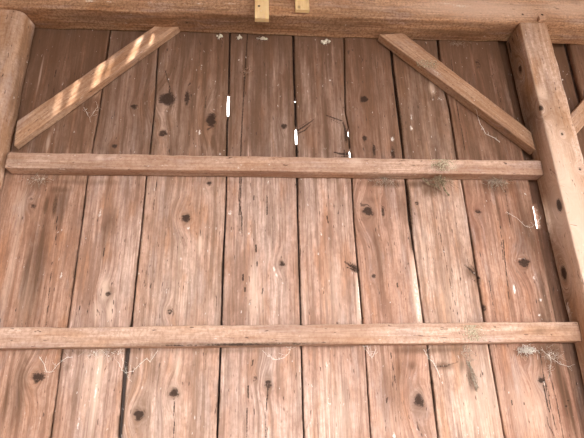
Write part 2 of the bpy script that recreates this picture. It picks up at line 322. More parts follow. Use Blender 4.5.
def wall_masks(X, Z, seed):
    mark = 0*X; stain_shade = 0*X; pale = 0*X; white = 0*X; U = X.copy()
    for (px, py, rx, ry, s, rf) in KNOTS:
        e = ell(px, py, rx, ry, 0, X, Z)
        if e.max() < .02: continue
        c = P(px, py); k = .0045
        ang = np.arctan2(X-c[0], Z-c[2]); wb = 1+.16*np.sin(3*ang+px)+.12*np.sin(5*ang+2*py)+.1*np.sin(2*ang+px*py)
        q = -np.log(np.maximum(e, 1e-9))*wb*1.0
        mark = np.maximum(mark, .98*s*np.exp(-q**1.4)*(1-.24*np.exp(-q*3.5)*(1+.6*np.sin(7*ang+px))))
        pale = np.maximum(pale, .30*s*np.exp(-((np.sqrt(np.maximum(q, 0))-1.75)/.32)**2))
        r = np.sqrt((X-c[0])**2+((Z-c[2])*.55)**2)
        w = .9*np.exp(-(((X-c[0])/(rx*rf*k*.95))**2+((Z-c[2])/(ry*rf*k*1.5))**2))
        U = U*(1-w)+(c[0]+r*1.2)*w
        ring = np.exp(-((r-rx*k*1.0)/(rx*k*.5))**2)
        stain_shade = np.maximum(stain_shade, .55*s*w)
    for (px, py, rx, ry, s, rot) in SMUDGE_SHADE:
        lean = 0
        e = ell(px, py, rx, ry, 0 if ry > 9 else -rot, X, Z)
        if s > .8 and max(rx, ry) < 12:
            mark = np.maximum(mark, .75*s*e)
        elif s > .8: mark = np.maximum(mark, .42*s*e)
        stain_shade = np.maximum(stain_shade, (1.35 if ry > 9 or rx > 9 else 1.1)*s*e)
    for pts, s in CRACKS_SHADE:
        mark = np.maximum(mark, .85*s*polydist(pts, X, Z))
    for (px, py, rx, ry, s, rot) in PALES:
        pale = np.maximum(pale, s*ell(px, py, rx, ry, 0, X, Z))
    for (px, py, rx, ry, s, rot) in WHITES:
        white = np.maximum(white, .85*s*ell(px, py, rx*.85, ry*.75, rot if ry < 6 else 0, X, Z))
    # weathering of the upper boards; darkening just below the upper rail is painted shade
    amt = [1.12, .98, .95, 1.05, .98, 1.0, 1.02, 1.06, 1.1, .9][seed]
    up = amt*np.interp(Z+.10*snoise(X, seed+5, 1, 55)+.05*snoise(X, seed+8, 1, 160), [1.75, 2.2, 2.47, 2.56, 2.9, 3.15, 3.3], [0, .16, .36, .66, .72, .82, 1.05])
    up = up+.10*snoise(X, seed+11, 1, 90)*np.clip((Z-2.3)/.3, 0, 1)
    stain_shade = np.maximum(stain_shade, up+.10*snoise(X*1.0, seed, 1, 40))
    return mark, np.clip(stain_shade, 0, 1.3), np.clip(pale-.4*up, 0, 1.5), white, U

# ------------------------------------------------------------------ the board wall
Z0, Z1 = 1.20, 3.50
GAPS = [  # (px,py,width px) down the photo
    [(110, 30, 1.3), (99, 110, 1.2), (87, 177, 1.2), (82.2, 218, 1.2), (67.2, 325, 1.3), (62, 350, 1.2), (50, 438, 1.3)],
    [(158, 50, 1.4), (154, 112, 1.5), (149.3, 155, 1.6), (146, 180, 1.6), (142.6, 216, 1.5), (131.5, 322, 2.0), (127, 352, 5.2), (124, 380, 4.6), (119.5, 438, 4.2)],
    [(229.8, 32, 1.6), (228.6, 90, 2.0), (228.3, 94, 1.7), (228.1, 101, 2.5), (228.1, 108, 2.5), (227.8, 118, 1.3), (227, 122, 1.6), (226, 200, 1.4), (225.4, 216, 1.6), (223, 262, 2.0), (221.3, 325, 1.8), (220.5, 347, 2.2), (217, 438, 2.0)],
    [(293.2, 34, 2.2), (294.2, 80, 2.0), (295.0, 98, 2.2), (295.4, 104, 2.0), (295.8, 124, 2.6), (296.1, 128, 1.6), (296.3, 137, 2.5), (296.4, 144, 1.7), (296.6, 147, 2.0), (297.7, 215, 1.6), (300.8, 323, 1.5), (301.2, 347, 1.5), (303.8, 438, 1.5)],
    [(344, 40, 1.2), (345.4, 112, 1.4), (348.3, 126, 1.6), (348.9, 136, 1.5), (350, 150, 1.9), (350.7, 158, 2.2), (351.4, 168, 1.6), (353.6, 220, 1.4), (358.6, 275, 2.0), (362.7, 323, 1.5), (365.2, 347, 1.3), (370.8, 438, 1.4)],
    [(391.5, 50, 2.6), (393.2, 70, 2.6), (398.3, 112, 2.4), (403, 150, 2.0), (409.5, 220, 2.2), (416, 262, 1.4), (424, 322, 1.5), (427.8, 347, 1.5), (433, 390, 2.0), (438.4, 438, 1.5)],
    [(437.9, 42, 2.4), (441, 75, 2.2), (449.5, 108, 2.0), (457.5, 160, 1.6), (462, 182, 1.5), (467.9, 216, 1.4), (476, 268, 1.7), (484.6, 322, 1.5), (489.3, 347, 1.5), (505, 438, 1.6)],
    [(499.5, 45, 1.6), (513.6, 105, 1.6), (530.5, 185, 1.4), (533.8, 204, 2.2), (538.3, 229, 2.2), (545, 262, 1.2), (557, 318, 1.2), (571.5, 378, 1.1), (583, 438, 1.1)],
    [(568.9, 45, 1.8), (584, 105, 1.8)],
]
def gap_fun(g, seed):
    pts = [P(a, b) for a, b, w in g]; zs = np.array([p[2] for p in pts]); xs = np.array([p[0] for p in pts])
    ws = np.array([w*abs(P(a+1, b)[0]-P(a, b)[0]) for a, b, w in g])
    o = np.argsort(zs); zs, xs, ws = zs[o], xs[o], ws[o]
    def f(z, side):
        j = snoise(z, seed+side*50+100, .0007, 60)
        return np.interp(z, zs, xs)+side*(np.interp(z, zs, ws)/2+j*.6)
    return f
gaps = [gap_fun(g, i) for i, g in enumerate(GAPS)]
edgeL = [lambda z: np.full_like(z, -1.42)]+[lambda z, g=g: g(z, 1) for g in gaps]
edgeR = [lambda z, g=g: g(z, -1) for g in gaps]+[lambda z: np.full_like(z, 2.12)]

# the board behind the right post sits a little further back and its edge is notched where daylight shows
def e8(z):
    x = np.full_like(z, 1.318)
    a, b = P(532.6, 205, -.056), P(537.6, 231, -.056)
    inside = (z < a[2]) & (z > b[2])
    xs = np.interp(z, [b[2], a[2]], [b[0]+.001, a[0]-.0005])
    return np.where(inside, xs, x)
edgeL[8] = e8

wall = bpy.data.objects.new('wall_back', None); col.objects.link(wall)
tag(wall, 'wall of wide weathered upright boards between the posts, daylight in its gaps', kind='structure')
setback = [0, .003, 0, .002, .0, .003, .001, .0, .028, .0]
thick = .026
for i in range(10):
    nz = int((Z1-Z0)/.0052)
    z = np.linspace(Z0, Z1, nz)
    xl, xr = edgeL[i](z), edgeR[i](z)
    wid = float(np.mean(xr-xl)); nx = max(int(wid/.0040), 12)
    s = np.linspace(0, 1, nx)
    X = xl[:, None]+(xr-xl)[:, None]*s[None, :]; Z = np.repeat(z[:, None], nx, 1)
    e = np.minimum(s, 1-s)*wid
    bev = .0025*np.exp(-(e/.0022)**2)
    cup = .0016*np.sin(s*math.pi)*(1 if i % 2 else -1)
    Y = setback[i]+bev[None, :]-cup[None, :]+snoise(z*1.0, i, .0012, 3)[:, None]
    mark, stain_shade, pale, white, U = wall_masks(X, Z, i)
    eg = .75*np.exp(-(e/.007))[None, :]*np.clip(.55+snoise(Z, i+60, 1, 22)+.35*snoise(X, i, 1, 200), 0, 1)
    stain_shade = np.maximum(stain_shade, eg)
    if i in (8,): stain_shade = np.maximum(stain_shade, .35)
    front = np.stack([X, Y, Z], -1).reshape(-1, 3)
    grain = np.stack([U+i*3.1, Z+i*.7, np.full_like(X, i*5.3)], -1).reshape(-1, 3)
    nf = nx*nz
    # back verts: left and right columns only
    bk = np.full(nz, setback[i]+thick)
    bl = np.stack([xl, bk, z], -1); br = np.stack([xr, bk, z], -1)
    verts = np.concatenate([front, bl, br])
    ga = np.concatenate([grain, np.stack([xl-.02+i*3.1, z+i*.7, bk*0+i*5.3], -1), np.stack([xr+.02+i*3.1, z+i*.7, bk*0+i*5.3], -1)])
    pad = lambda a, v=0: np.concatenate([a.ravel(), np.full(2*nz, v)])
    idx = np.arange(nf).reshape(nz, nx)
    q = np.stack([idx[:-1, :-1], idx[:-1, 1:], idx[1:, 1:], idx[1:, :-1]], -1).reshape(-1, 4)
    L = nf+np.arange(nz); Rr = nf+nz+np.arange(nz)
    ql = np.stack([L[:-1], idx[:-1, 0], idx[1:, 0], L[1:]], -1)
    qr = np.stack([idx[:-1, -1], Rr[:-1], Rr[1:], idx[1:, -1]], -1)
    qb = np.stack([Rr[:-1], L[:-1], L[1:], Rr[1:]], -1)
    faces = np.concatenate([q, ql, qr, qb]).tolist()
    faces.append([int(L[0])]+[int(Rr[0])]+idx[0, ::-1].tolist())
    faces.append([int(Rr[-1])]+[int(L[-1])]+idx[-1].tolist())
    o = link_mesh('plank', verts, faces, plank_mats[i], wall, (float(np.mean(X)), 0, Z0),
                  dict(grain=ga, mark=pad(mark), stain_shade=pad(stain_shade, .4), pale=pad(pale), white=pad(white)))

# battens nailed outside over the joints, open where daylight comes in
def box(name, x0, x1, y0, y1, z0, z1, mat, parent=None):
    v = [(x, y, z) for z in (z0, z1) for y in (y0, y1) for x in (x0, x1)]
    f = [(0, 2, 3, 1), (4, 5, 7, 6), (0, 1, 5, 4), (1, 3, 7, 5), (3, 2, 6, 7), (2, 0, 4, 6)]
    g = np.array([[a*1.0+b, c, 3.3] for a, b, c in v])
    zr = np.zeros(8)
    return link_mesh(name, v, f, mat, parent, ((x0+x1)/2, (y0+y1)/2, z0), dict(grain=g, mark=zr, stain_shade=zr, pale=zr, white=zr), smooth=False)
def zof(px, py, d=-.03): return float(P(px, py, d)[2])
OPEN = {2: [(94.5, 116.5)], 3: [(99.5, 102.5), (128, 144.5)], 4: [(130, 136.5), (150, 157.5)], 7: [(206, 229)]}
gx = [-.772, -.514, -.149, .19, .461, .725, .997, 1.338, 1.748]
gpx = [0, 0, 228, 296, 349, 0, 0, 538, 0]
for i, x in enumerate(gx):
    spans = []; top = Z1
    dz = -.032 if i < 7 else -.066
    for (a, b) in OPEN.get(i, []):
        spans.append((zof(gpx[i], a, dz), top)); top = zof(gpx[i], b, dz)
    spans.append((Z0, top))
    yb = .0305 if i < 7 else .0560
    x0, x1 = (x-.035, x+.045)
    if i == 1: x0, x1 = x-.05, x+.04
    for (a, b) in spans:
        box('batten', x0, x1, yb, yb+.022, a, b, m_batten if i == 1 else m_dark, wall)

# ------------------------------------------------------------------ squared timbers
EPS = .0035
def spot_at(px, py, d):
    if not isinstance(d, tuple): return P(px, py, d)
    r = R@np.array([px-292., 219.-py, -F]); k = 'xyz'.index(d[0])
    return CAM+r*((d[1]-CAM[k])/r[k])
def bilerp(c, a, b):
    # c: front-top, front-bottom, back-bottom, back-top ; a: 0 front..1 back ; b: 0 top..1 bottom
    c = [np.asarray(k) for k in c]
    top = c[0]*(1-a)+c[3]*a; bot = c[1]*(1-a)+c[2]*a
    return top*(1-b)+bot*b

def timber(name, S, E, mat, spots=(), r=.006, seed=0, wave=.002, parent=None, step=.008, wane=0.0, waveL=6):
    """a squared timber from end S to end E (four corners each) with softened, slightly uneven arrises"""
    S = [np.asarray(p, float) for p in S]; E = [np.asarray(p, float) for p in E]
    wA = np.linalg.norm(S[3]-S[0]); wB = np.linalg.norm(S[1]-S[0])
    ring = []
    def seg(p, q, n):
        for k in range(n): ring.append((p[0]+(q[0]-p[0])*k/n, p[1]+(q[1]-p[1])*k/n))
    ra, rb = r/wA, r/wB
    nA = max(int(wA/.007), 3); nB = max(int(wB/.005), 4)
    K = 3 if r < .012 else 7
    def corner(cx, cy, a0):          # arc from a0 turning through a quarter
        for k in range(1, K):
            a = a0-k*math.pi/2/K; ring.append((cx+ra*math.cos(a), cy+rb*math.sin(a)))
    seg((0, rb), (0, 1-rb), nB); ring.append((0, 1-rb)); corner(ra, 1-rb, math.pi)
    seg((ra, 1), (1-ra, 1), nA); ring.append((1-ra, 1)); corner(1-ra, 1-rb, math.pi/2)
    seg((1, 1-rb), (1, rb), nB); ring.append((1, rb)); corner(1-ra, rb, 0)
    seg((1-ra, 0), (ra, 0), nA); ring.append((ra, 0)); corner(ra, rb, -math.pi/2)
    n = len(ring)
    s0 = np.array([bilerp(S, a, b) for a, b in ring]); e0 = np.array([bilerp(E, a, b) for a, b in ring])
    axis = (e0.mean(0)-s0.mean(0)); Ln = np.linalg.norm(axis); axis = axis/Ln
    m = max(int(Ln/step), 8); t = np.linspace(0, 1, m)
    V3 = s0[None]*(1-t)[:, None, None]+e0[None]*t[:, None, None]
    cen = V3.mean(1, keepdims=True)
    per = np.concatenate([[0], np.cumsum(np.linalg.norm(np.diff(s0, axis=0), axis=1))])
    # unevenness: radial wobble, long waves
    T = t[:, None]*Ln
    wob = np.zeros((m, n))
    rr = np.random.default_rng(seed)
    for k in range(9):
        fl = waveL*(1+k*1.1); fp = rr.integers(0, 4)*2*math.pi/per[-1]
        wob += np.sin(T*fl+per[None]*fp+rr.uniform(0, 6.28))*rr.uniform(.4, 1)/(1+.5*k)
    wob *= wave/2
    # wane: arrises knocked off here and there
    if wane:
        ab = np.array(ring)
        for (ca, cb) in ((0, 0), (0, 1)):
            near = np.exp(-(((ab[:, 0]-ca)*wA/.014)**2+((ab[:, 1]-cb)*wB/.014)**2))
            wob -= near[None]*wane*np.clip(snoise(T, seed+31+cb, 1, 9)+snoise(T, seed+77+cb, .5, 40), 0, 1.5)
    dirs = V3-cen; dirs -= (dirs@axis)[..., None]*axis; dirs /= np.linalg.norm(dirs, axis=-1, keepdims=True)
    V3 = V3+dirs*wob[..., None]
    verts = V3.reshape(-1, 3)
    grain = np.stack([np.repeat(per[None], m, 0)+seed*2.3, np.repeat(T, n, 1)+seed, np.full((m, n), seed*3.7)], -1).reshape(-1, 3)
    att = dict(mark=np.zeros(m*n), stain_shade=np.zeros(m*n), pale=np.zeros(m*n), white=np.zeros(m*n))
    for (kind, px, py, d, rl, rc, s) in spots:      # rl along the timber, rc across, metres
        c = spot_at(px, py, d); dv = verts-c; al = dv@axis; ac = np.linalg.norm(dv-al[:, None]*axis, axis=1)
        e = np.exp(-((al/rl)**2+(ac/rc)**2))
        att[kind] = np.maximum(att[kind], s*e)
        if kind == 'mark' and rc > .006:
            w = np.exp(-((al/(rl*3))**2+(ac/(rc*2.2))**2)); grain[:, 0] = grain[:, 0]*(1-w)+w*(grain[:, 0].mean()+np.hypot(al*.5, ac))
    idx = np.arange(m*n).reshape(m, n); nxt = np.roll(idx, -1, 1)
    q = np.stack([idx[:-1], nxt[:-1], nxt[1:], idx[1:]], -1).reshape(-1, 4).tolist()
    q.append(idx[0, ::-1].tolist()); q.append(idx[-1].tolist())
    o = link_mesh(name, verts, q, mat, parent, tuple(s0.mean(0)), dict(grain=grain, **att))
    # end grain stays crisp
    me = o.data; me.polygons[len(q)-1].use_smooth = False; me.polygons[len(q)-2].use_smooth = False
    return o

def bx4(x, yf, yb, zb, zt):   # corners for a timber running in X
    return [(x, yf, zt), (x, yf, zb), (x, yb, zb), (x, yb, zt)]

# overhead beam, its lower face rises a little towards the right
beam = timber('overhead_beam', [(-1.75, -.155, 3.56), (-1.75, -.155, 3.262), (-1.75, -EPS, 3.283), (-1.75, -EPS, 3.56)],
              [(2.3, -.150, 3.56), (2.3, -.150, 3.318), (2.3, -EPS, 3.306), (2.3, -EPS, 3.56)], m_beam, seed=3, wave=.006, r=.005, step=.012, wane=.006, waveL=4,
              spots=[('mark', 523, 14.5, .15, .006, .006, 1.2), ('mark', 542, 15, .15, .006, .007, 1.3), ('mark', 557, 9, .15, .012, .004, 1.0),
                     ('stain_shade', 338, 32, .03, .05, .016, .9), ('mark', 338, 32.5, .03, .008, .006, .9), ('mark', 365, 20, .15, .05, .003, .8), ('mark', 187, 23, .08, .016, .007, .8),
                     ('stain_shade', 70, 18, .08, .1, .03, .5), ('stain_shade', 230, 24, .08, .5, .06, .42), ('stain_shade', 150, 24, .08, .3, .05, .42), ('stain_shade', 340, 25, .08, .3, .05, .38), ('stain_shade', 480, 32, .06, .12, .05, .45),
                     ('mark', 71, 17, .08, .012, .006, .8), ('mark', 300, 24, .08, .008, .004, .8), ('stain_shade', 60, 22, .08, .4, .06, .42),
                     ('white', 150, 3, .15, .02, .008, .7), ('white', 110, 2, .15, .02, .006, .8), ('white', 230, 4, .15, .06, .008, .5), ('white', 208, 26.5, .08, .006, .004, 1), ('white', 460, 6, .15, .06, .01, .6),
                     ('pale', 380, 8, .15, .2, .03, .5), ('pale', 480, 8, .15, .45, .08, 1.1), ('pale', 570, 8, .15, .3, .08, .9), ('stain_shade', 100, 18, ('z', 3.275), .6, .09, .55), ('stain_shade', 230, 22, ('z', 3.285), .5, .09, .62), ('stain_shade', 340, 25, ('z', 3.295), .4, .09, .55), ('stain_shade', 450, 33, ('z', 3.305), .35, .09, .45), ('white', 200, 4, .15, .03, .006, .7), ('white', 90, 1, .15, .03, .008, .8), ('white', 445, 4, .15, .05, .008, .6), ('pale', 320, 5, .15, .3, .05, .3), ('stain_shade', 575, 2, .15, .05, .03, .6)])  # underside stains paint its shade, right-hand pale spots paint brighter light
tag(beam, 'heavy hewn timber beam running across the top above both posts', 'beam')

SX = ('x', 1.381)
pr = timber('timber_post', [(1.383, -.152, 1.10), (1.548, -.150, 1.10), (1.548, -EPS, 1.10), (1.383, -EPS, 1.10)],
            [(1.379, -.152, 3.304), (1.530, -.150, 3.304), (1.530, -EPS, 3.300), (1.379, -EPS, 3.296)], m_post, seed=5, wave=.003, r=.006, wane=.004, step=.008,
            spots=[('mark', 520.6, 69, SX, .022, .014, 1.1), ('mark', 510, 47, SX, .05, .008, .9), ('mark', 513, 40, SX, .03, .006, .8), ('mark', 559, 205, SX, .030, .018, 1.15), ('mark', 564, 273, SX, .032, .017, 1.2),
                   ('mark', 541, 108, .15, .016, .012, 1.0), ('mark', 551, 109, .15, .004, .004, 1), ('mark', 559.5, 108, .15, .005, .005, 1.1), ('mark', 562, 134, .15, .007, .007, 1.1),
                   ('mark', 580, 169, .15, .007, .007, 1.1), ('stain_shade', 528, 30, .15, .30, .12, .36), ('pale', 572, 210, .15, .5, .1, 1.1), ('pale', 541, 93, .15, .05, .03, 1.0), ('white', 568, 310, SX, .04, .02, .6), ('pale', 566, 315, SX, .08, .03, .9),
                   ('stain_shade', 512, 60, SX, .35, .12, .75), ('stain_shade', 530, 120, SX, .3, .12, .75), ('stain_shade', 550, 200, SX, .4, .12, .55), ('stain_shade', 562, 270, SX, .3, .06, .55), ('stain_shade', 530, 118, SX, .03, .08, .9)])  # broad left-side stains paint in the shade on that face
tag(pr, 'thick squared timber post right of the boarded bay, braces meeting both its sides', 'post')

pl = timber('timber_post', [(-1.34, -.142, 1.10), (-1.128, -.132, 1.10), (-1.122, -EPS, 1.10), (-1.34, -EPS, 1.10)],
            [(-1.36, -.142, 3.278), (-1.148, -.132, 3.276), (-1.128, -EPS, 3.280), (-1.36, -EPS, 3.280)], m_post, seed=9, wave=.005, r=.034, wane=.006,
            spots=[('stain_shade', 30, 60, ('x', -1.125), .3, .05, .8), ('stain_shade', 20, 100, ('x', -1.125), .25, .04, .8), ('stain_shade', 8, 60, .13, .5, .12, .35), ('white', 14, 82, .13, .03, .008, .6), ('white', 14, 60, .13, .05, .006, .5), ('pale', 31, 22, .06, .02, .015, 1.1), ('pale', 36, 36, .01, .04, .014, 1.1), ('pale', 33, 60, .01, .05, .010, .8), ('mark', 7, 110, .13, .014, .007, .8), ('pale', 12, 8.5, .13, .012, .04, 1.0), ('pale', 10, 60, .13, .2, .02, .4), ('stain_shade', 22, 50, .08, .3, .05, .45), ('stain_shade', 18, 90, .07, .2, .05, .5),  # side stains paint shade on that face, rim pales an edge highlight
                   ('mark', 25, 59, .09, .01, .006, .8), ('stain_shade', 0, 80, .13, .2, .06, .3), ('mark', 1.5, 112, .13, .005, .005, .9)])
tag(pl, 'timber post at the left edge of the bay, worn round on its corner', 'post')

# rails: let into the left post, butted to the right post
r1 = timber('horizontal_rail', bx4(-1.108, -.072, -EPS, 2.450, 2.527), bx4(1.3765, -.070, -EPS, 2.452, 2.528), m_rail, seed=12, wave=.0022, r=.004, wane=.003,
            spots=[('pale', 100, 158, .07, .02, .02, .7), ('stain_shade', 60, 164, .07, .3, .04, .35), ('stain_shade', 440, 166, .07, .045, .03, .8), ('white', 240, 165, .07, .01, .004, .6), ('pale', 355, 162, .07, .05, .025, .7), ('mark', 421, 161, .07, .008, .004, .8), ('mark', 523, 170, .07, .006, .005, .6),
                   ('stain_shade', 15, 160, .07, .06, .04, .5), ('stain_shade', 440, 165, .07, .06, .03, .5), ('pale', 452, 166, .07, .03, .02, .9), ('white', 62, 170, .06, .02, .01, .7), ('white', 239, 168, .07, .004, .012, .9), ('white', 269, 164, .07, .004, .01, .8),
                   ('stain_shade', 150, 174, .04, .5, .02, .4), ('stain_shade', 400, 176, .04, .5, .02, .4)])  # long stains here paint in the rail's underside shade
tag(r1, 'upper horizontal wooden rail between the posts, just under the two braces', 'rail')
r2 = timber('horizontal_rail', bx4(-1.108, -.074, -EPS, 1.678, 1.757), bx4(1.3765, -.070, -EPS, 1.672, 1.756), m_rail, seed=14, wave=.0025, r=.004, wane=.003,
            spots=[('pale', 350, 332, .07, .5, .03, .35), ('stain_shade', 475, 333, .07, .04, .03, .5), ('pale', 410, 330, .07, .2, .03, .3), ('stain_shade', 540, 332, .07, .04, .03, .45), ('stain_shade', 200, 344, .07, .6, .008, .8), ('stain_shade', 270, 344, .07, .4, .008, .9), ('mark', 235, 344.5, .073, .16, .005, .8), ('mark', 180, 345.5, .073, .10, .004, .7), ('mark', 290, 344, .073, .10, .004, .75), ('mark', 250, 345.5, .073, .22, .005, .75),
                   ('stain_shade', 565, 328, .07, .04, .03, .4), ('mark', 552, 335, .07, .006, .004, .8), ('mark', 459, 333, .07, .004, .004, .8)])
tag(r2, 'lower horizontal wooden rail crossing the boards near the bottom', 'rail')

# braces: laid flat on the boards, cut to the beam and the post
def brace(name, lo, hi, d, mat, seed, spots, flip, wave=.0015, r=.004):
    # lo/hi: (top point px, bottom point px) of the front face at the lower and upper end
    a, b = P(*lo[0], d), P(*lo[1], d); c, e = P(*hi[0], d), P(*hi[1], d)
    def bk(p, dx=0, dz=0): return (p[0]+dx, -EPS, p[2]+dz)
    S = [a, b, bk(b), bk(a)]; E_ = [c, e, bk(e), bk(c)]
    if flip: S = [a, b, bk(b), bk(a)]
    return timber(name, S, E_, mat, spots, r=r, seed=seed, wave=wave, step=.006, wane=.002)
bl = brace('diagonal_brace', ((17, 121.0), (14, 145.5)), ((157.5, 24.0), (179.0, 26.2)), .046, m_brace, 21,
           [('pale', 50, 121.5, .046, .3, .005, .8), ('pale', 130, 62.7, .046, .3, .005, .8), ('stain_shade', 100, 89, .03, .5, .012, .35), ('pale', 140, 40, .046, .05, .03, .5), ('stain_shade', 145, 36, .046, .03, .02, .35), ('stain_shade', 40, 110, .046, .06, .015, .3)], 0)  # pale ridge lines paint an edge highlight, the long stain underside shade
tag(bl, 'diagonal brace in the upper left corner, streaked with sunlight', 'brace')
br = brace('diagonal_brace', ((531.2, 131.5), (535.6, 150.5)), ((404, 33.2), (379.5, 34.5)), .054, m_brace, 23,
           [('stain_shade', 450, 104, .03, .2, .025, .7), ('stain_shade', 500, 138, .03, .2, .025, .7), ('stain_shade', 410, 74, .03, .2, .02, .5), ('mark', 506, 132, .05, .014, .010, .9), ('stain_shade', 506, 132, .05, .03, .02, .8), ('white', 436, 72, .054, .04, .012, .45), ('stain_shade', 395, 55, .05, .06, .03, .4), ('stain_shade', 470, 100, .04, .2, .03, .35),  # lower-face stains paint in the brace's underside shade
            ('mark', 395, 51, .05, .008, .006, .7), ('mark', 408, 57, .054, .014, .006, .6)], 0)
tag(br, 'diagonal brace in the upper right corner of the boarded bay', 'brace')
# next bay's brace, mostly behind the right post
g0 = P(576, 119.5, .046)
b3 = timber('diagonal_brace', [(1.5445, -.046, g0[2]-.04), (1.5445, -.046, g0[2]-.16), (1.5445, -EPS, g0[2]-.16), (1.5445, -EPS, g0[2]-.04)],
            [(2.165, -.046, g0[2]+.57), (2.165, -.046, g0[2]+.45), (2.165, -EPS, g0[2]+.45), (2.165, -EPS, g0[2]+.57)], m_brace, seed=26, wave=.0015, step=.008)
tag(b3, 'brace end just showing beyond the right post at the photo edge', 'brace')

# small wooden wedge on the joint of right post and beam
pg = timber('wooden_peg', [(1.478, -.176, 3.330), (1.478, -.176, 3.306), (1.478, -.157, 3.306), (1.478, -.157, 3.330)],
            [(1.515, -.170, 3.338), (1.515, -.170, 3.312), (1.515, -.157, 3.312), (1.515, -.157, 3.338)], m_post, seed=41, wave=.001, r=.002, step=.003)
tag(pg, 'small broken peg on the beam above the right post', 'peg')

# two pale laths nailed to the face of the beam, hanging below its edge
def lath(x0, x1, ybot, dfront, dback, seed, lab, knot=None):
    zb = float(P((x0+x1)/2, ybot, dback)[2])
    xa, xb = P(x0, ybot-3, dfront)[0], P(x1, ybot-3, dfront)[0]
    o = timber('wooden_lath', [(xa, -dfront, zb), (xb, -dfront, zb), (xb, -dback, zb), (xa, -dback, zb)],
               [(xa, -dfront, 3.53), (xb, -dfront, 3.53), (xb, -dback, 3.53), (xa, -dback, 3.53)], m_pale, spots=knot or (), seed=seed, wave=.0006, r=.0015, step=.005)
    return tag(o, lab, 'lath', 'pale laths on the beam')
lath(254.8, 269.0, 22.0, .187, .164, 51, 'left pale yellow lath nailed to the beam, the longer of two', [('mark', 259, 6, .187, .006, .006, 1.2), ('stain_shade', 262, 20, .175, .01, .03, .5)])
lath(295.6, 309.5, 12.8, .185, .164, 53, 'right pale lath stub on the beam, the shorter of two', [('stain_shade', 299, 7, .185, .01, .008, .6)])

# ------------------------------------------------------------------ silk, straw and lichen
class Tubes:
    def __init__(s): s.v = []; s.f = []
    def tube(s, pts, r, k=4):
        pts = [np.asarray(p, float) for p in pts]; n = len(pts); b0 = len(s.v)
        for i, p in enumerate(pts):
            d = pts[min(i+1, n-1)]-pts[max(i-1, 0)]; d = d/(np.linalg.norm(d)+1e-9)
            u = np.cross(d, (0, 0, 1.)) if abs(d[2]) < .9 else np.cross(d, (1., 0, 0)); u /= np.linalg.norm(u); w = np.cross(d, u)
            ri = r[i] if hasattr(r, '__len__') else r
            for j in range(k):
                a = 6.283*j/k; s.v.append(p+ri*(u*math.cos(a)+w*math.sin(a)))
        for i in range(n-1):
            for j in range(k):
                s.f.append((b0+i*k+j, b0+i*k+(j+1) % k, b0+(i+1)*k+(j+1) % k, b0+(i+1)*k+j))
        s.f.append(tuple(b0+j for j in range(k))[::-1]); s.f.append(tuple(b0+(n-1)*k+j for j in range(k)))
    def blob(s, c, r, seed):
        rr = np.random.default_rng(seed); b0 = len(s.v); nu, nv = 7, 5
        s.v.append(np.array(c)+np.array([0, 0, r[2]]))
        for i in range(1, nv):
            for j in range(nu):
                th = math.pi*i/nv; ph = 6.283*j/nu; q = rr.uniform(.65, 1.25)
                s.v.append(np.array(c)+np.array([r[0]*math.sin(th)*math.cos(ph), r[1]*math.sin(th)*math.sin(ph), r[2]*math.cos(th)])*q)
        s.v.append(np.array(c)-np.array([0, 0, r[2]])); e = len(s.v)-1
        for j in range(nu): s.f.append((b0, b0+1+j, b0+1+(j+1) % nu))
        for i in range(nv-2):
            for j in range(nu):
                a = b0+1+i*nu; s.f.append((a+j, a+nu+j, a+nu+(j+1) % nu, a+(j+1) % nu))
        a = b0+1+(nv-2)*nu
        for j in range(nu): s.f.append((a+j, e, a+(j+1) % nu))
    def build(s, name, mat):
        return link_mesh(name, s.v, s.f, mat, None, tuple(np.mean(s.v, 0)))

def strand(a, b, sag, n=9, jit=.002):
    a, b = np.asarray(a, float), np.asarray(b, float)
    out = []
    for i in range(n):
        t = i/(n-1); p = a*(1-t)+b*t; p = p+np.array([0, 0, -sag*4*t*(1-t)])
        if 0 < i < n-1: p = p+rng.uniform(-jit, jit, 3)
        out.append(p)
    return out
def path_px(pts): return [P(*q) for q in pts]

def clump(cx, cy, d, rx, rz, n, ln, r, seed, T, ydep=.012, down=0.):
    rr = np.random.default_rng(seed); c = P(cx, cy, d)
    for k in range(n):
        p = c+np.array([rr.normal(0, rx), -abs(rr.normal(0, ydep))*.6, rr.normal(0, rz)])
        p[1] = min(p[1], -.004)
        v = rr.normal(0, 1, 3); v[1] *= .35; v[2] -= down; v /= np.linalg.norm(v); L = ln*rr.uniform(.4, 1.2)
        bend = rr.normal(0, .35, 3)*L; bend[1] *= .3
        pts = [p+v*L*t+bend*t*t for t in (0, .33, .66, 1)]
        for q in pts: q[1] = min(q[1], -.0025)
        T.tube(pts, r*rr.uniform(.6, 1.3), 3)

